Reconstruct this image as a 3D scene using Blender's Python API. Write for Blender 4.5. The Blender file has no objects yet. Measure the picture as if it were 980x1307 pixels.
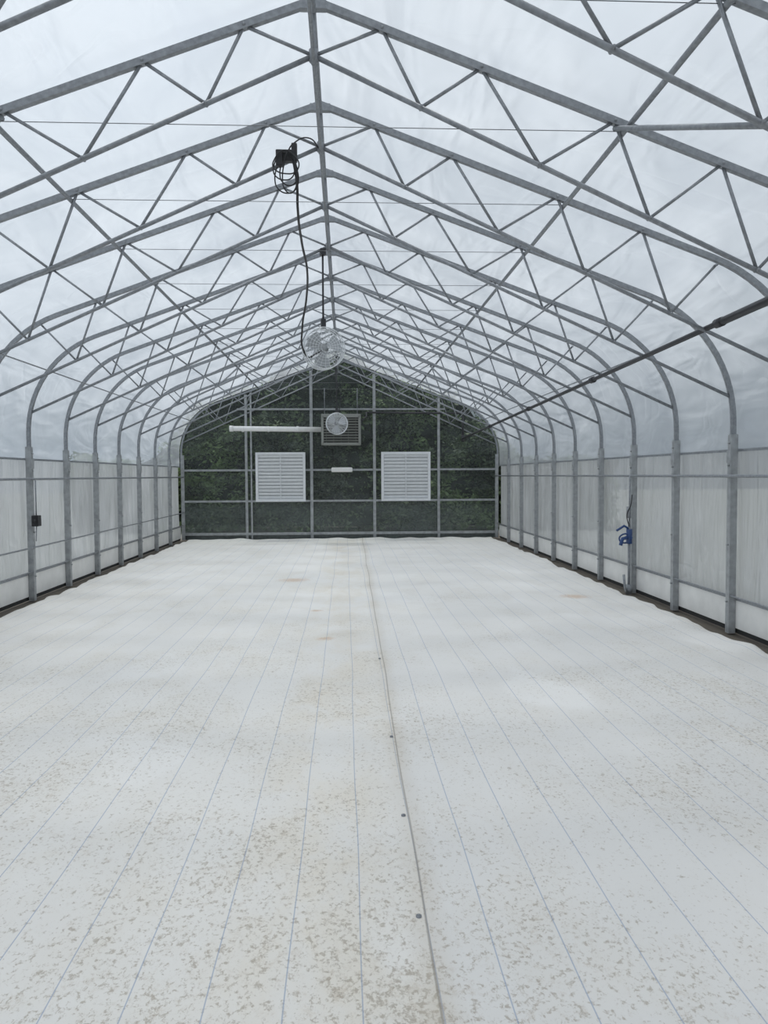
import bpy, math, random
from mathutils import Vector, Matrix, noise
random.seed(7)
S=bpy.context.scene
try:
    S.view_settings.view_transform='Standard'
except Exception: pass
XL,XR,XC=-4.62,4.38,-0.2
ZR=5.11; ZLOW=4.74; SL=0.366; SLL=0.455
YE=22.4; SP=1.524; Y0=YE-SP*17
FR=[YE-SP*k for k in range(0,18)]
# ---------------- materials
class NT:
    def __init__(s,name):
        s.m=bpy.data.materials.new(name); s.m.use_nodes=True
        s.t=s.m.node_tree; s.t.nodes.clear(); s.out=s.n('ShaderNodeOutputMaterial')
    def n(s,ty,**k):
        nd=s.t.nodes.new(ty)
        for a,b in k.items(): setattr(nd,a,b)
        return nd
    def l(s,a,b): s.t.links.new(a,b)
    def put(s,sock,v):
        if isinstance(v,bpy.types.NodeSocket): s.l(v,sock)
        else: sock.default_value=v
    def math(s,op,a,b=0.0,c=None,clamp=False):
        nd=s.n('ShaderNodeMath',operation=op); nd.use_clamp=clamp
        s.put(nd.inputs[0],a); s.put(nd.inputs[1],b)
        if c is not None: s.put(nd.inputs[2],c)
        return nd.outputs[0]
    def mix(s,f,a,b):
        nd=s.n('ShaderNodeMix',data_type='RGBA')
        s.put(nd.inputs[0],f); s.put(nd.inputs[6],a); s.put(nd.inputs[7],b)
        return nd.outputs[2]
    def mixs(s,f,a,b):
        nd=s.n('ShaderNodeMixShader'); s.put(nd.inputs[0],f); s.l(a,nd.inputs[1]); s.l(b,nd.inputs[2]); return nd.outputs[0]
    def coord(s,scale=(1,1,1),rot=(0,0,0)):
        tc=s.n('ShaderNodeTexCoord'); mp=s.n('ShaderNodeMapping')
        s.l(tc.outputs['Object'],mp.inputs[0]); mp.inputs['Scale'].default_value=scale; mp.inputs['Rotation'].default_value=rot
        return mp.outputs[0]
    def noise(s,vec,scale,detail=3,rough=.5,dist=0):
        nd=s.n('ShaderNodeTexNoise'); s.l(vec,nd.inputs['Vector']); nd.inputs['Scale'].default_value=scale
        nd.inputs['Detail'].default_value=detail; nd.inputs['Roughness'].default_value=rough; nd.inputs['Distortion'].default_value=dist
        return nd.outputs[0]
    def mr(s,v,a,b,c=0.0,d=1.0):
        nd=s.n('ShaderNodeMapRange'); s.put(nd.inputs[0],v)
        for i,x in enumerate((a,b,c,d)): nd.inputs[i+1].default_value=x
        return nd.outputs[0]
    def bump(s,h,st=.3,d=.02):
        nd=s.n('ShaderNodeBump'); nd.inputs['Strength'].default_value=st; nd.inputs['Distance'].default_value=d; s.l(h,nd.inputs['Height']); return nd.outputs[0]
def C(*a): return tuple(a)+(1.0,)
def pbr(name,col,rough=.5,metal=0,var=.15,vs=8,bump=0):
    t=NT(name); v=t.coord(); n=t.noise(v,vs,4)
    f=t.mr(n,.3,.7)
    c=t.mix(f,C(*[x*(1-var) for x in col]),C(*[min(1,x*(1+var)) for x in col]))
    p=t.n('ShaderNodeBsdfPrincipled'); t.l(c,p.inputs['Base Color']); p.inputs['Roughness'].default_value=rough; p.inputs['Metallic'].default_value=metal
    if bump: t.l(t.bump(n,bump),p.inputs['Normal'])
    t.l(p.outputs[0],t.out.inputs[0]); return t.m
galv=pbr('galvanized_steel',(.27,.285,.305),.45,.35,.18,30)
galv_l=pbr('galvanized_post_steel',(.35,.365,.375),.5,.3,.2,12)
blk=pbr('black_rubber',(.02,.02,.022),.5)
blkp=pbr('black_iron_pipe',(.045,.045,.05),.5,.3)
white=pbr('white_painted_metal',(.85,.85,.84),.45,0,.04)
whiteb=pbr('white_base_board_plastic',(.80,.795,.77),.5,0,.08,3)
slatm=pbr('shutter_aluminium_white',(.76,.78,.80),.5,.1,.04)
bladem=pbr('fan_blade_grey',(.40,.42,.44),.5,.2,.06)
beige=pbr('heater_casing_grey',(.25,.26,.24),.5,.1,.06)
dark=pbr('dark_interior',(.03,.03,.03),.7)
blue=pbr('blue_hydrant_paint',(.03,.07,.20),.4)
fanw=pbr('fan_wire_zinc',(.72,.74,.76),.35,.3,.05)
wirem=pbr('tie_wire',(.2,.21,.22),.5,.4)

def film(name,trans,tint,wr,scale,difcol,tr_share,lo,hi,gl,fold=False):
    t=NT(name); v=t.coord(scale)
    n1=t.noise(v,.55,2,.5,.6)
    n2=t.noise(t.coord((1.6,.45,1.6) if not fold else (1,1.6,.22)),1.5 if not fold else 3.0,2,.5,.8)
    n3=t.noise(t.coord((.7,.9,.7),(0,.0,.6)),1.0,2,.5,1.0)
    crease=t.mr(t.math('ABSOLUTE',t.math('SUBTRACT',n3,.5)),0,.05,1,0)
    h=t.math('ADD',t.math('ADD',n2,n1),t.math('MULTIPLY',crease,.05))
    b=t.bump(h,wr,.2)
    tr=t.n('ShaderNodeBsdfTransparent'); tr.inputs[0].default_value=C(*tint)
    tl=t.n('ShaderNodeBsdfTranslucent'); tl.inputs[0].default_value=C(*difcol); t.l(b,tl.inputs['Normal'])
    df=t.n('ShaderNodeBsdfDiffuse'); df.inputs[0].default_value=C(*difcol); t.l(b,df.inputs['Normal'])
    gs=t.n('ShaderNodeBsdfGlossy'); gs.inputs['Roughness'].default_value=.25; gs.inputs[0].default_value=C(.9,.93,.95); t.l(b,gs.inputs['Normal'])
    d=t.mixs(tr_share,df.outputs[0],tl.outputs[0])
    f=t.math('ADD',t.mr(n1,.3,.7,trans+lo,trans+hi),t.mr(n2,.35,.7,-.07,.07),clamp=True)
    f=t.math('SUBTRACT',f,t.math('MULTIPLY',crease,.04),clamp=True)
    m=t.mixs(f,d,tr.outputs[0])
    m=t.mixs(gl,m,gs.outputs[0])
    t.l(m,t.out.inputs[0]); return t.m
roofm=film('polyethylene_roof_film',.48,(.88,.925,.97),.55,(1,1,1),(.80,.85,.90),.76,-.16,.16,.08)
sidem=film('polyethylene_curtain_film',.24,(.68,.71,.72),.9,(1,1,1),(.68,.70,.715),.62,-.10,.10,.05,True)

# ---------------- mesh helpers
class MB:
    def __init__(s): s.v=[];s.f=[];s.mi=[];s.sm=[]
    def add(s,v,f,mi=0,sm=False):
        o=len(s.v); s.v+= [tuple(x) for x in v]; s.f+=[tuple(i+o for i in q) for q in f]; s.mi+=[mi]*len(f); s.sm+=[sm]*len(f)
    def tube(s,pts,r,seg=8,mi=0,closed=False,sq=None,up=None,caps=True):
        P=[Vector(p) for p in pts]; n=len(P); vs=[]; fs=[]
        ref=None
        for i in range(n):
            if closed: t=(P[(i+1)%n]-P[i-1])
            else: t=P[min(i+1,n-1)]-P[max(i-1,0)]
            t.normalize()
            if ref is None:
                ref=Vector(up) if up else (Vector((0,1,0)) if abs(t.y)<.9 else Vector((1,0,0)))
            a=ref-t*ref.dot(t); a.normalize(); ref=a if not up else ref
            b=t.cross(a)
            if sq:
                w,h=sq
                for (x,y) in ((-1,-1),(1,-1),(1,1),(-1,1)): vs.append(P[i]+a*x*w/2+b*y*h/2)
            else:
                for k in range(seg):
                    an=2*math.pi*k/seg; vs.append(P[i]+a*math.cos(an)*r+b*math.sin(an)*r)
        m=4 if sq else seg
        for i in range(n if closed else n-1):
            j=(i+1)%n
            for k in range(m):
                fs.append((i*m+k,i*m+(k+1)%m,j*m+(k+1)%m,j*m+k))
        if caps and not closed:
            fs.append(tuple(range(m))[::-1]); fs.append(tuple((n-1)*m+k for k in range(m)))
        s.add(vs,fs,mi,not sq)
    def box(s,c,d,mi=0,rot=None):
        vs=[]
        for x in (-1,1):
            for y in (-1,1):
                for z in (-1,1):
                    p=Vector((x*d[0]/2,y*d[1]/2,z*d[2]/2))
                    if rot: p=rot@p
                    vs.append(p+Vector(c))
        s.add(vs,[(0,1,3,2),(4,6,7,5),(0,4,5,1),(2,3,7,6),(0,2,6,4),(1,5,7,3)],mi)
    def obj(s,name,mats,parent=None,bevel=0):
        me=bpy.data.meshes.new(name); me.from_pydata(s.v,[],s.f)
        for m in mats: me.materials.append(m)
        me.polygons.foreach_set('material_index',s.mi); me.polygons.foreach_set('use_smooth',s.sm); me.update()
        o=bpy.data.objects.new(name,me); S.collection.objects.link(o)
        if parent: o.parent=parent
        if bevel:
            b=o.modifiers.new('bevel','BEVEL'); b.width=bevel; b.segments=2; b.limit_method='ANGLE'
        return o
def empty(name,loc=(0,0,0)):
    e=bpy.data.objects.new(name,None); e.location=loc; e.empty_display_size=.2; S.collection.objects.link(e); return e

# ---------------- cross section profile
R=1.5
def half(side,r_off=0.0,n=14,zb=0.0):
    X=XR if side>0 else XL
    run=abs(X-XC)
    th=math.atan(SL); turn=math.pi/2-th; T=R*math.tan(turn/2)
    zi=ZR-SL*run
    cz=zi-T; cx=run-R
    rr=R+r_off
    pts=[(run+r_off,zb),(run+r_off,cz)]
    for i in range(1,n+1):
        a=turn*i/n; pts.append((cx+rr*math.cos(a),cz+rr*math.sin(a)))
    zt=ZR+r_off/math.cos(th)
    pts.append((0,zt))
    return [(XC+side*x,z) for x,z in pts]
def outer_z(off): return ZR-SL*off
def low_z(off): return ZLOW-SLL*off
def arc_end(side):
    X=XR if side>0 else XL; run=abs(X-XC); T=R*math.tan((math.pi/2-math.atan(SL))/2); zi=ZR-SL*run
    cz=zi-T; cx=run-R
    best=None
    for i in range(400):
        a=i/400*1.2; x=cx+R*math.cos(a); z=cz+R*math.sin(a)
        d=abs(z-low_z(x))
        if best is None or d<best[0]: best=(d,x,z)
    return best[1],best[2]
UO=[.48,1.18,2.14,2.93]; LO=[.75,1.6,2.4,3.2]
FRAME=empty('greenhouse_frame')
# ---------------- truss mesh (shared)
mb=MB()
for side in (-1,1):
    pts=half(side,0,14,2.0)
    mb.tube([(x,0,z) for x,z in pts],.036,8,0,up=(0,1,0),sq=(.048,.050))
    e=arc_end(side)
    mb.tube([(XC,0,ZLOW),(XC+side*e[0],0,e[1])],.019,8)
    seq=[(0,low_z(0))]
    for a,b in zip(UO,LO): seq+= [(a,outer_z(a)),(b,low_z(b))]
    seq.append((3.62,outer_z(3.62)-.06))
    for i in range(len(seq)-1):
        mb.tube([(XC+side*seq[i][0],0,seq[i][1]),(XC+side*seq[i+1][0],0,seq[i+1][1])],.0125,6)
    for (o,z) in seq[1:]:
        mb.tube([(XC+side*o,-.032,z),(XC+side*o,.032,z)],.012,6)
mb.tube([(XC,0,ZLOW-.06),(XC,0,ZR)],.018,8)
mb.tube([(XC,0,ZLOW-.04),(XC,0,ZLOW+.04)],.034,8)
mb.box((XC,0,ZR-.03),(.18,.056,.06))
mb.tube([(XC-2.25,0,outer_z(2.25)-.03),(XC+2.25,0,outer_z(2.25)-.03)],.003,4,1)
T=mb.obj('arch_truss',[galv,wirem],FRAME); T.location=(0,FR[1],0)
for i,y in enumerate(FR):
    if i in (1,): continue
    o=bpy.data.objects.new('arch_truss_%d'%(i+1),T.data); o.location=(0,y,0); S.collection.objects.link(o); o.parent=FRAME
pm=MB()
for X in (XL,XR):
    pm.box((X,0,1.12),(.08,.08,2.26))
    s=1 if X>0 else -1
    pm.box((X-s*.045,0,2.0),(.012,.095,.14))
    for z in (.35,1.0,1.9,2.15): pm.tube([(X-s*.04,0,z),(X-s*.062,0,z)],.011,6)
P=pm.obj('sidewall_posts',[galv_l],FRAME); P.location=(0,FR[1],0)
for i,y in enumerate(FR):
    if i in (0,1): continue
    o=bpy.data.objects.new('sidewall_posts_%d'%(i+1),P.data); o.location=(0,y,0); S.collection.objects.link(o); o.parent=FRAME
pu=MB()
pu.tube([(XC,Y0,ZR-.07),(XC,YE,ZR-.07)],.020,8)
pu.tube([(XC,Y0,ZLOW-.03),(XC,YE,ZLOW-.03)],.014,8)
for s in (-1,1):
    o=2.2; pu.tube([(XC+s*o,Y0,outer_z(o)-.06),(XC+s*o,YE,outer_z(o)-.06)],.020,8)
    o=3.95; pu.tube([(XC+s*o,Y0,3.3),(XC+s*o,YE,3.3)],.010,8)
pu.obj('roof_purlins',[galv],FRAME)
sr=MB()
for X,s in ((XL,-1),(XR,1)):
    sr.tube([(X-s*.062,Y0,1.78),(X-s*.062,YE,1.78)],.018,8)
    sr.box((X+s*.05,(Y0+YE)/2,2.07),(.02,YE-Y0,.03))
    sr.tube([(X-s*.02,Y0,.42),(X-s*.02,YE,.42)],.010,8)
sr.tube([(XL+.062,Y0,.78),(XL+.062,YE,.78)],.013,8)
sr.obj('sidewall_rails',[galv],FRAME)
br=MB()
for s in (-1,1):
    for a,b in ((12,11),(14,13),(4,3)):
        ya,yb=FR[a],FR[b]
        br.tube([(XC+s*2.42,ya,low_z(2.42)),(XC+s*2.14,yb,outer_z(2.14)-.05)],.018,8)
br.obj('wind_braces',[galv],FRAME)
# ---------------- roof film
def ss(a,b,x):
    t=max(0,min(1,(x-a)/(b-a))); return t*t*(3-2*t)
prof=half(-1,.05,16,2.06)+half(1,.05,16,2.06)[::-1][1:]
def resample(pts,step):
    out=[pts[0]]
    for a,b in zip(pts,pts[1:]):
        L=math.dist(a,b); n=max(1,int(L/step))
        for i in range(1,n+1): out.append((a[0]+(b[0]-a[0])*i/n,a[1]+(b[1]-a[1])*i/n))
    return out
prof=resample(prof,.06)
ys=[Y0+i*SP/18 for i in range(18*17+1)]
v=[];f=[]
m=len(prof)
for j,y in enumerate(ys):
    fr=((y-Y0)/SP)%1; bul=math.sin(math.pi*fr)
    for i,(x,z) in enumerate(prof):
        a=prof[max(0,i-1)];b=prof[min(m-1,i+1)]
        tx,tz=b[0]-a[0],b[1]-a[1];L=math.hypot(tx,tz);nx,nz=-tz/L,tx/L
        eav=ss(4.0,2.9,z)
        d=.05*bul+.025*bul*noise.noise(Vector((x*.9+y*.7,y*1.3,z*1.5)))
        ph=z*30+5*noise.noise(Vector((x*.3,y*1.6,z*.8)))+(fr-.5)**2*9
        d+=eav*.026*bul*(.4+noise.noise(Vector((y*1.1,z*2,x))))*math.sin(ph)
        v.append((x+nx*d,y,z+nz*d))
for j in range(len(ys)-1):
    for i in range(m-1):
        f.append((j*m+i,j*m+i+1,(j+1)*m+i+1,(j+1)*m+i))
c=MB(); c.add(v,f,0,True); c.obj('ceiling',[roofm])
# ---------------- side curtains
for nm,X,s in (('wall_left',XL,-1),('wall_right',XR,1)):
    v=[];f=[]; nz=20; n=int((YE-Y0)/.04)
    for j in range(n+1):
        y=Y0+(YE-Y0)*j/n
        fr=((y-Y0)/SP)%1; bul=math.sin(math.pi*fr)
        for i in range(nz+1):
            z=.30+1.78*i/nz
            g_=1.2-.5*i/nz
            w=.045*noise.noise(Vector((0,y*2.4+.35*z,z*.45+X)))+.022*noise.noise(Vector((3,y*6.5+.9*math.sin(z*1.7),z*.55+X)))
            v.append((X+s*(.095+.02*bul)+w*g_*(.35+.65*bul),y,z))
    for j in range(n):
        for i in range(nz): 
            k=j*(nz+1)+i; f.append((k,k+1,k+nz+2,k+nz+1))
    c=MB(); c.add(v,f,0,True); c.obj(nm,[sidem])
for nm,X,s in (('baseboard_left',XL,-1),('baseboard_right',XR,1)):
    c=MB()
    y=Y0
    while y<YE-.1:
        L=min(3.04,YE-y); c.box((X+s*.06,y+L/2,.21),(.035,L-.02,.32)); y+=3.048
    c.box((X+s*.055,(Y0+YE)/2,.385),(.045,YE-Y0,.03),1)
    c.box((X+s*.075,(Y0+YE)/2,.04),(.03,YE-Y0,.10),2)
    c.obj(nm,[whiteb,galv,dark])
# ---------------- floor fabric
t=NT('white_woven_ground_cover')
tc=t.n('ShaderNodeTexCoord'); sx=t.n('ShaderNodeSeparateXYZ'); t.l(tc.outputs['Object'],sx.inputs[0])
X_,Y_=sx.outputs[0],sx.outputs[1]; vec=tc.outputs['Object']
wob=t.math('MULTIPLY',t.math('SUBTRACT',t.noise(t.coord((.15,.3,1)),1.0,1),.5),.07)
xx=t.math('ADD',X_,wob)
seamx=t.math('ADD',t.math('MULTIPLY',Y_,.008),.29)
isr=t.math('GREATER_THAN',xx,t.math('ADD',seamx,0.02))
xs=t.math('SUBTRACT',xx,t.math('MULTIPLY',isr,.239))
k=t.math('DIVIDE',t.math('SUBTRACT',xs,.047),.27)
fr=t.math('ABSOLUTE',t.math('SUBTRACT',k,t.math('ROUND',k)))
line=t.mr(fr,.006,.012,1,0)
sd=t.math('ABSOLUTE',t.math('SUBTRACT',xx,seamx))
seam=t.mr(sd,.002,.007,1,0)
seams=t.mr(sd,.0,.10,1,0)
big=t.noise(vec,.5,4,.6,.3)
mid=t.noise(t.coord((1,.6,1)),1.8,5,.65,.4)
sp=t.noise(t.coord((1,.75,1)),48,6,.7,.3)
sp2=t.noise(t.coord((1,.7,1)),17,9,.86,.3)
near=t.mr(Y_,1.5,15,1,.0)
ctr=t.mr(t.math('ABSOLUTE',t.math('ADD',X_,.6)),0,3.2,.15,0)
dirt=t.math('ADD',t.math('ADD',t.mr(big,.30,.66),ctr),t.math('MULTIPLY',t.mr(mid,.32,.65),.6))
a1=t.math('ADD',t.math('SUBTRACT',sp,.735),t.math('ADD',t.math('MULTIPLY',dirt,.10),t.math('MULTIPLY',near,.11)))
spots=t.mr(a1,.0,.10)
a2=t.math('ADD',t.math('SUBTRACT',sp2,.69),t.math('ADD',t.math('MULTIPLY',dirt,.08),t.math('MULTIPLY',near,.075)))
blot=t.mr(a2,.0,.13)
base=t.mix(near,C(.87,.855,.82),C(.73,.715,.685))
base=t.mix(t.mr(big,.35,.65,0,.4),base,C(.68,.665,.62))
base=t.mix(t.mr(mid,.45,.75,0,.35),base,C(.65,.60,.50))
strip=t.math('MULTIPLY',t.mr(t.math('ABSOLUTE',t.math('SUBTRACT',xx,-.1)),.15,.5,1,0),t.mr(mid,.35,.6))
base=t.mix(t.math('MULTIPLY',strip,.28),base,C(.72,.63,.48))
panel=t.math('GREATER_THAN',xx,seamx)
base=t.mix(t.math('MULTIPLY',panel,.26),base,C(.61,.61,.61))
pale=t.mr(t.noise(t.coord((.8,.45,1)),1.1,2,.4),.60,.64,0,.3)
base=t.mix(pale,base,C(.86,.855,.84))
base=t.mix(t.math('MULTIPLY',blot,.45),base,C(.40,.32,.225))
base=t.mix(t.math('MULTIPLY',spots,.62),base,C(.29,.24,.175))
for (px,py,rr) in ((-.23,8.6,.12),(3.35,11.3,.25),(-.4,10.4,.1),(-.9,13.5,.3)):
    dx=t.math('SUBTRACT',X_,px); dy=t.math('SUBTRACT',Y_,py)
    dd=t.math('SQRT',t.math('ADD',t.math('MULTIPLY',dx,dx),t.math('MULTIPLY',dy,dy)))
    dd=t.math('ADD',dd,t.math('MULTIPLY',t.math('SUBTRACT',sp2,.5),rr*2.6))
    base=t.mix(t.math('MULTIPLY',t.mr(dd,rr*.3,rr,1,0),.55),base,C(.58,.38,.22))
base=t.mix(t.math('MULTIPLY',line,.62),base,C(.20,.28,.43))
base=t.mix(t.math('MULTIPLY',seams,t.math('MULTIPLY',mid,.6)),base,C(.50,.43,.33))
base=t.mix(t.math('MULTIPLY',seam,.65),base,C(.22,.20,.17))
p=t.n('ShaderNodeBsdfPrincipled'); t.l(base,p.inputs['Base Color']); p.inputs['Roughness'].default_value=.6
wv=t.noise(t.coord((1,1,1)),220,1)
h=t.math('ADD',t.math('MULTIPLY',wv,.15),t.math('ADD',sp2,mid))
t.l(t.bump(h,.15,.02),p.inputs['Normal'])
t.l(p.outputs[0],t.out.inputs[0]); floorm=t.m
v=[];f=[];nx=120;ny=300
for j in range(ny+1):
    y=Y0+(YE-.12-Y0)*j/ny
    el=XL+.17+.10*noise.noise(Vector((1,y*.9,0)))+.05*noise.noise(Vector((5,y*3,0)))
    er=XR-.18+.12*noise.noise(Vector((9,y*.9,0)))+.05*noise.noise(Vector((2,y*3,0)))
    for i in range(nx+1):
        u=i/nx; u2=.5-.5*math.cos(math.pi*u); u=.5*u+.5*u2
        x=el+(er-el)*u
        edge=max(ss(.5,0,x-el),ss(.5,0,er-x),ss(.7,0,YE-.12-y))
        z=.012+.005*noise.noise(Vector((x*.8,y*.8,0)))+.003*noise.noise(Vector((x*5,y*3,2)))
        z+=edge*(.012+.035*noise.noise(Vector((x*2.5,y*2.5,3))))
        if x-el<.02 or er-x<.02: z=-.01
        v.append((x,y+ (.06*noise.noise(Vector((x*2,0,8))) if j==ny else 0),z))
for j in range(ny):
    for i in range(nx):
        k=j*(nx+1)+i; f.append((k,k+1,k+nx+2,k+nx+1))
c=MB(); c.add(v,f,0,True); c.obj('floor',[floorm])
pins=MB()
for y in (3.1,4.05,5.3,7.6):
    x=.29+.008*y-.03
    pins.tube([(x,y,.005),(x,y,.019)],.012,10)
    pins.tube([(x,y,.017),(x,y,.022)],.006,8)
pins.obj('ground_cover_pins',[galv])
# ---------------- outside ground
t=NT('soil_and_grass'); tc=t.n('ShaderNodeTexCoord'); sx=t.n('ShaderNodeSeparateXYZ'); t.l(tc.outputs['Object'],sx.inputs[0])
n=t.noise(tc.outputs['Object'],3,6,.7); ins=t.mr(t.math('ABSOLUTE',sx.outputs[0]),4.7,5.0)
col=t.mix(ins,t.mix(n,C(.07,.06,.05),C(.16,.14,.11)),t.mix(n,C(.26,.27,.24),C(.38,.385,.36)))
p=t.n('ShaderNodeBsdfPrincipled'); t.l(col,p.inputs['Base Color']); p.inputs['Roughness'].default_value=.95; t.l(p.outputs[0],t.out.inputs[0])
c=MB(); c.add([(-80,-60,-.03),(80,-60,-.03),(80,90,-.03),(-80,90,-.03)],[(0,1,2,3)]); c.obj('ground_outside',[t.m])
# ---------------- end wall
t=NT('end_wall_tinted_glazing'); v_=t.coord()
tc=t.n('ShaderNodeTexCoord'); sx=t.n('ShaderNodeSeparateXYZ'); t.l(tc.outputs['Object'],sx.inputs[0])
tr=t.n('ShaderNodeBsdfTransparent'); tr.inputs[0].default_value=C(.66,.71,.70)
df=t.n('ShaderNodeBsdfDiffuse'); df.inputs[0].default_value=C(.16,.19,.18)
gs=t.n('ShaderNodeBsdfGlossy'); gs.inputs['Roughness'].default_value=.25
low=t.mr(sx.outputs[2],.9,1.15,.42,.18)
hz=t.math('ADD',low,t.mr(t.noise(t.coord((.5,1,2)),1.5,4,.6),.4,.7,-.05,.16),clamp=True)
m=t.mixs(hz,tr.outputs[0],df.outputs[0]); m=t.mixs(.04,m,gs.outputs[0]); t.l(m,t.out.inputs[0])
poly=half(-1,.03,16,0)+half(1,.03,16,0)[::-1][1:]
c=MB(); c.add([(x,YE+.06,z) for x,z in poly],[tuple(range(len(poly)))]); c.obj('wall_back',[t.m])
ew=MB()
def top(x):
    pr=half(1 if x>XC else -1,0,16,0)
    best=5
    for (a,b) in zip(pr,pr[1:]):
        if min(a[0],b[0])<=x<=max(a[0],b[0]) and abs(a[0]-b[0])>1e-4:
            best=a[1]+(b[1]-a[1])*(x-a[0])/(b[0]-a[0])
    return best
for x,w in ((-2.8,.07),(-2.66,.045),(-.96,.08),(.83,.08),(2.67,.07)):
    ew.box((x,YE+.0,top(x)/2-.03),(w,.06,top(x)-.05))
for z,w in ((.16,.07),(1.09,.055),(1.97,.055)):
    ew.box(((XL+XR)/2,YE+.01,z),(XR-XL-.05,.05,w))
ew.box((-.1,YE+.01,3.69),(5.9,.05,.05))
for X in (XL+.03,XR-.03): ew.box((X,YE+.0,1.2),(.09,.06,2.4))
ew.obj('end_wall_framing',[galv_l],FRAME)
c=MB(); c.box(((XL+XR)/2,YE+.1,.07),(XR-XL,.04,.16)); c.obj('baseboard_back',[galv_l])
# shutters
def shutter(name,x0,x1,z0,z1):
    e=empty(name,((x0+x1)/2,YE-.09,(z0+z1)/2)); w=x1-x0;h=z1-z0
    b=MB(); fw=.07
    for sx_ in (-1,1): b.box((sx_*(w/2-fw/2),0,0),(fw,.11,h))
    for sz in (-1,1): b.box((0,0,sz*(h/2-fw/2)),(w-2*fw,.11,fw))
    b.box((0,-.03,0),(.025,.04,h-2*fw))
    b.obj('frame',[slatm],e)
    b=MB(); n=13; rot=Matrix.Rotation(math.radians(-68),3,'X')
    for i in range(n):
        z=-h/2+fw+(h-2*fw)*(i+.5)/n
        b.box((0,.0,z),(w-2*fw,(h-2*fw)/n*.90,.006),0,rot)
    b.obj('louver_slats',[slatm],e)
    b=MB(); b.box((0,.045,0),(w-.1,.01,h-.1)); b.obj('backing',[galv_l],e)
shutter('exhaust_shutter',-2.53,-1.13,1.08,2.47)
shutter('exhaust_shutter',1.02,2.42,1.08,2.47)
e=empty('wall_light_fixture',(-.10,YE-.08,1.97))
b=MB(); b.box((0,0,0),(.6,.09,.13)); b.obj('housing',[white],e,.03)
b=MB(); b.box((0,-.05,0),(.5,.02,.08)); b.obj('lens',[white],e,.008)
# ---------------- heater
e=empty('unit_heater',(-.11,21.6,3.06)); 
b=MB(); b.box((0,.1,0),(1.08,.55,.84)); b.obj('casing',[beige],e,.015)
b=MB()
for sx_ in (-1,1): b.box((sx_*.50,-.21,-.02),(.06,.1,.74))
for sz in (-1,1): b.box((0,-.21,sz*.37-.02),(1.0,.1,.06))
b.obj('outlet_collar',[beige],e)
b=MB(); b.box((0,-.18,-.02),(.94,.01,.68)); b.obj('dark_core',[dark],e)
b=MB(); rot=Matrix.Rotation(math.radians(-35),3,'X')
for i in range(9): b.box((0,-.22,-.31+i*.073),(.94,.055,.008),0,rot)
for i in range(5): b.box((-.4+i*.2,-.19,-.02),(.008,.03,.68))
b.obj('louvers',[beige],e)
b=MB()
for x in (-.45,.45): b.tube([(x,.1,.42),(x,.1,1.15)],.01,6)
b.obj('hanger_rods',[galv],e)
b=MB(); b.tube([(-.54,.2,.02),(-2.9,.2,.05),(-2.98,.2,.05)],.07,14,up=(0,1,0))
for x in (-1.2,-2.0,-2.7): b.tube([(x-.03,.2,.035),(x+.03,.2,.035)],.078,14)
b.tube([(-2.97,.2,.05),(-3.06,.2,.05)],.085,14)
b.obj('white_flue_pipe',[white],e)
b=MB(); b.tube([(-.5,0,-.4),(-.62,0,-.75),(-.45,0,-1.0),(-.2,0,-.85),(-.25,0,-.5)],.014,6); b.obj('control_cable',[blk],e)
# ---------------- gas pipe
b=MB()
def pz(y): return 2.84+(22.2-y)*.0205
PX=3.34
b.tube([(PX,Y0,pz(Y0)),(PX,22.2,pz(22.2))],.026,10)
b.tube([(PX,22.2,pz(22.2)),(PX,22.2,3.55)],.03,10)
b.tube([(PX,22.2,3.55),(.6,22.2,3.58)],.028,10)
b.tube([(.6,22.2,3.58),(.6,21.9,3.45),(.45,21.7,3.3)],.02,8)
b.tube([(PX,Y0,pz(Y0)),(PX,6.9,pz(6.9))],.036,12)
for y in (6.9,10.5,14.2,18.0,22.2): b.tube([(PX,y-.06,pz(y)),(PX,y+.06,pz(y))],.042,12)
b.tube([(PX,22.2,3.50),(PX,22.2,3.6)],.042,10); b.tube([(2.4,22.2,3.56),(2.3,22.2,3.56)],.042,10); b.tube([(PX,22.2,2.75),(PX,22.2,2.95)],.045,10)
b.obj('gas_supply_pipe',[blkp],FRAME)
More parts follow.
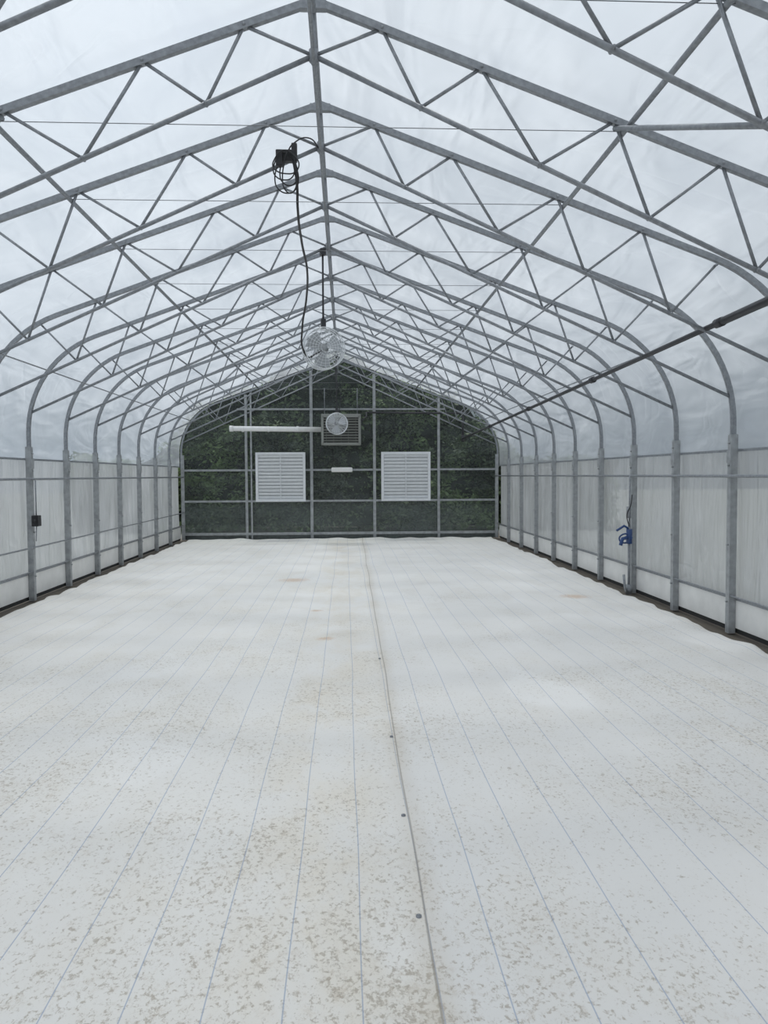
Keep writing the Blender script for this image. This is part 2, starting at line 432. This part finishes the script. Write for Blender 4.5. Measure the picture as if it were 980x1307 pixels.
# ---------------- fans
def fan(name,x,y,z,ztop,yaw=0,Rf=.26):
    e=empty(name,(x,y,z)); e.rotation_euler=(0,0,yaw)
    b=MB()
    def ring(r,yy,tr,n=40): b.tube([(r*math.cos(2*math.pi*i/n),yy,r*math.sin(2*math.pi*i/n)) for i in range(n)],tr,6,closed=True,up=(0,1,0))
    ring(Rf,-.09,.007); ring(Rf,.09,.007); ring(Rf,0,.007)
    for sd in (-1,1):
        for k,r in enumerate((.06,.095,.13,.165,.2,.235)): ring(r,sd*(.09+.05*(1-(r/Rf)**2)),.0024,32)
        for i in range(24):
            a=2*math.pi*i/24
            b.tube([(r*math.cos(a),sd*(.09+.05*(1-(r/Rf)**2)),r*math.sin(a)) for r in (.05,.12,.19,Rf)],.0026,5)
    for i in range(24):
        a=2*math.pi*i/24; b.tube([(Rf*math.cos(a),-.09,Rf*math.sin(a)),(Rf*math.cos(a),.09,Rf*math.sin(a))],.0024,5)
    b.obj('wire_cage',[fanw],e)
    b=MB()
    for i in range(3):
        a0=2*math.pi*i/3+.4; vs=[];fs=[]
        for q in range(9):
            r=.05+.18*q/8; w=.5+.35*math.sin(math.pi*(q/8)*.8)
            for s2 in range(5):
                tt=s2/4-.5; a=a0+tt*w*1.4
                vs.append((r*math.cos(a),-.02+tt*.07,r*math.sin(a)))
        for q in range(8):
            for s2 in range(4): k=q*5+s2; fs.append((k,k+1,k+6,k+5))
        b.add(vs,fs,0,True)
    b.obj('blades',[bladem],e)
    b=MB(); b.tube([(0,.0,0),(0,.16,0)],.065,18); b.tube([(0,-.05,0),(0,.0,0)],.04,16); b.obj('motor',[galv_l],e)
    b=MB(); b.tube([(0,.0,Rf),(0,0,ztop-z)],.013,8); b.box((0,0,Rf+.06),(.06,.05,.12)); b.box((0,0,ztop-z-.05),(.07,.07,.08)); b.obj('hanger_pole',[blkp],e)
    return e
Y1=FR[8]; Y2=FR[2]
fan('circulation_fan',-.27,Y1-.0,3.44,low_z(0)-.02,.25)
fan('circulation_fan',-.20,Y2,3.08,low_z(0)-.02,-.1)
def bez(name,pts,r,mat,parent=None,cyc=False):
    cu=bpy.data.curves.new(name,'CURVE'); cu.dimensions='3D'; cu.bevel_depth=r; cu.bevel_resolution=3
    sp_=cu.splines.new('BEZIER'); sp_.bezier_points.add(len(pts)-1)
    for q,pp in zip(sp_.bezier_points,pts): q.co=pp; q.handle_left_type=q.handle_right_type='AUTO'
    sp_.use_cyclic_u=cyc; cu.materials.append(mat)
    o=bpy.data.objects.new(name,cu); S.collection.objects.link(o)
    if parent: o.parent=parent
    return o
yc=FR[10]-.06
e=empty('hanging_power_cord',(-.5,yc,4.6))
b=MB(); b.box((.0,0,.03),(.16,.07,.1)); b.box((-.06,-.03,.0),(.06,.06,.14)); b.box((.07,0,.06),(.05,.06,.16)); b.obj('plug_and_outlet_box',[blk],e,.008)
for k,(w,hh,dx) in enumerate(((.10,.34,0),(.075,.28,.02),(.09,.24,-.02),(.06,.36,.03),(.11,.20,0))):
    pts=[]
    for i in range(10):
        a=2*math.pi*i/10; pts.append((dx+w*math.sin(a)*(1-.3*math.cos(a)),-.02*k+.01*math.sin(3*a),-hh/2+hh/2*math.cos(a)+.05))
    bez('coil_%d'%k,pts,.006,blk,e,True)
bez('drop_lead',[(.05,-.03,.05),(.09,0,-.2),(.085,.15,-.34),(.08,.9,-.45),(.10,1.6,-.56),(.06,2.2,-.72),(-.02,2.7,-1.0),(-.02,2.95,-1.2),(.05,3.02,-1.28),(.14,3.05,-1.22),(.22,3.12,-1.18)],.012,blk,e)
bez('upper_lead',[(.0,0,.05),(.06,0,.14),(.2,.02,.2),(.3,.03,.1)],.006,blk,e)
e=empty('fan_power_cord',(0,0,0))
bez('lead',[(-.16,Y2,3.3),(-.10,Y2-.02,3.8),(-.22,Y2,4.1),(-.2,Y2,4.6)],.010,blk,e)
# ---------------- hydrant at right post
yh=FR[7]-.16; xh=XR-.12
e=empty('yard_hydrant',(xh,yh,0))
b=MB(); b.tube([(0,0,.0),(0,0,1.05)],.02,10); b.tube([(0,0,0),(0,0,.14)],.05,12); b.tube([(-.03,-.03,0),(-.08,-.06,.1),(-.1,-.06,.3)],.02,8)
b.tube([(0,.0,1.0),(.0,.0,1.78)],.012,8); b.tube([(-.01,0,1.15),(-.01,0,1.32)],.035,10); b.obj('standpipe',[galv],e)
b=MB(); b.tube([(0,0,.76),(0,0,.98)],.045,12); b.tube([(0,0,.86),(-.12,-.05,.84),(-.15,-.05,.74)],.028,10,up=(0,1,0)); b.tube([(0,0,.98),(-.08,0,1.03),(-.2,-.02,.96)],.018,8,up=(0,1,0)); b.obj('valve_head',[blue],e)
pts=[(-.06+.09*math.cos(a*.7),-.04+.01*a,.84+.07*math.sin(a*.7)) for a in range(0,12)]
bez('hose_loop',pts,.012,blue,e)
bez('cord_tie',[(-.02,-.05,1.02),(-.06,-.06,1.2),(-.0,-.05,1.34),(.02,-.05,1.5)],.008,blk,e)
e=empty('thermostat_box',(XL+.10,FR[7]-.05,1.17))
b=MB(); b.box((0,0,0),(.1,.12,.16)); b.tube([(0,-.06,.0),(0,-.1,.0)],.03,10); b.obj('housing',[blk],e,.008)
b=MB(); b.tube([(0,0,.08),(0,.0,.6)],.01,6); b.tube([(0,0,-.08),(-.01,0,-.3)],.008,6); b.obj('conduit',[galv],e)
# ---------------- foliage behind
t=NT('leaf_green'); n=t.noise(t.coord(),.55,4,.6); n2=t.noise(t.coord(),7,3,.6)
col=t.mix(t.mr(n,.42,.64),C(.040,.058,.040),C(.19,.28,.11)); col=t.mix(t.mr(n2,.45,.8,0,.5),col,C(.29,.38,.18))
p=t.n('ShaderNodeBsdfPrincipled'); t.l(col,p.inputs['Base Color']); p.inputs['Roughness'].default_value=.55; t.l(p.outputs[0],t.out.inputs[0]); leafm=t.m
def tmax(x):
    h=6.05-.40*abs(x+.3)
    if abs(x+.3)>4.6: h-=(abs(x+.3)-4.6)*.9
    return max(2.4,h)+.3*noise.noise(Vector((x*1.2,0,5)))
b=MB(); vs=[];fs=[]
for i in range(42000):
    x=random.uniform(-9,9); z=random.uniform(0,1)*tmax(x)
    y=26.6+1.2*noise.noise(Vector((x*.45,0,z*.5)))+.9*noise.noise(Vector((x*1.3,4,z*1.3)))+random.uniform(-.4,.9)-max(0,(2-z))*.5
    if noise.noise(Vector((x*1.1,9,z*1.1)))<-.25 and random.random()<.8: continue
    s_=random.uniform(.05,.12); d1=Vector((random.gauss(0,1),random.gauss(0,1),random.gauss(0,.6))).normalized()
    d2=d1.cross(Vector((random.gauss(0,1),random.gauss(0,1),random.gauss(0,1)))).normalized()
    c0=Vector((x,y,z)); k=len(vs)
    vs+=[c0-d1*s_,c0+d2*s_*.45,c0+d1*s_,c0-d2*s_*.45]; fs.append((k,k+1,k+2,k+3))
b.add(vs,fs); 
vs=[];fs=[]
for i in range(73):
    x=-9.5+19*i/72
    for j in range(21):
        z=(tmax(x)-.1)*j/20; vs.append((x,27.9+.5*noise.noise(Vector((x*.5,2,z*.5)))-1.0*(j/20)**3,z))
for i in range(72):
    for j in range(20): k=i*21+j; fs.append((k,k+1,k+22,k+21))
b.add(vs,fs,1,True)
for x in (-3.6,-1.2,1.9): b.tube([(x,27.2,-.1),(x+.1,27.1,2),(x-.1,27.2,3.8)],.10,8,1,up=(0,1,0))
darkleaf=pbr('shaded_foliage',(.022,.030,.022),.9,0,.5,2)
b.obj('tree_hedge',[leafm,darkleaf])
# ---------------- world: overcast sky
W=bpy.data.worlds.new('overcast'); S.world=W; W.use_nodes=True; nt=W.node_tree; nt.nodes.clear()
o=nt.nodes.new('ShaderNodeOutputWorld'); bg=nt.nodes.new('ShaderNodeBackground'); nt.links.new(bg.outputs[0],o.inputs[0])
tc=nt.nodes.new('ShaderNodeTexCoord'); sx=nt.nodes.new('ShaderNodeSeparateXYZ'); nt.links.new(tc.outputs['Generated'],sx.inputs[0])
def mth(op,a,b_):
    nd=nt.nodes.new('ShaderNodeMath'); nd.operation=op
    for s_,v_ in zip(nd.inputs,(a,b_)):
        if isinstance(v_,bpy.types.NodeSocket): nt.links.new(v_,s_)
        else: s_.default_value=v_
    return nd.outputs[0]
ns=nt.nodes.new('ShaderNodeTexNoise'); ns.inputs['Scale'].default_value=2.2; ns.inputs['Detail'].default_value=4; nt.links.new(tc.outputs['Generated'],ns.inputs['Vector'])
z=mth('MAXIMUM',sx.outputs[2],0.0)
g=mth('ADD',mth('MULTIPLY',z,1.15),.36)
g=mth('ADD',g,mth('MULTIPLY',sx.outputs[0],-.24))
g=mth('MAXIMUM',mth('MULTIPLY',g,mth('ADD',mth('MULTIPLY',ns.outputs[0],.5),.75)),.1)
mx=nt.nodes.new('ShaderNodeMix'); mx.data_type='RGBA'; mx.inputs[6].default_value=(.79,.89,1,1); mx.inputs[7].default_value=(.98,.985,1,1); nt.links.new(z,mx.inputs[0])
nt.links.new(mx.outputs[2],bg.inputs[0]); nt.links.new(mth('MULTIPLY',g,.92),bg.inputs[1])
sl=bpy.data.lights.new('hazy_sun','SUN'); sl.energy=1.15; sl.angle=math.radians(6); sl.color=(1,.95,.87)
so=bpy.data.objects.new('hazy_sun',sl); so.rotation_euler=(math.radians(-22),math.radians(-4),0); so.location=(0,0,12); S.collection.objects.link(so)
# ---------------- camera
cam=bpy.data.cameras.new('camera'); co=bpy.data.objects.new('camera',cam); S.collection.objects.link(co)
cam.sensor_fit='VERTICAL'; cam.sensor_height=36; cam.lens=36*1000/1307; cam.clip_end=300; cam.clip_start=.05
Rm=Matrix.Rotation(math.radians(-2.8),4,'Z')@Matrix.Rotation(math.radians(90-2.69),4,'X')@Matrix.Rotation(math.radians(-.3),4,'Z')
co.matrix_world=Matrix.Translation((0,0,1.81))@Rm
S.camera=co
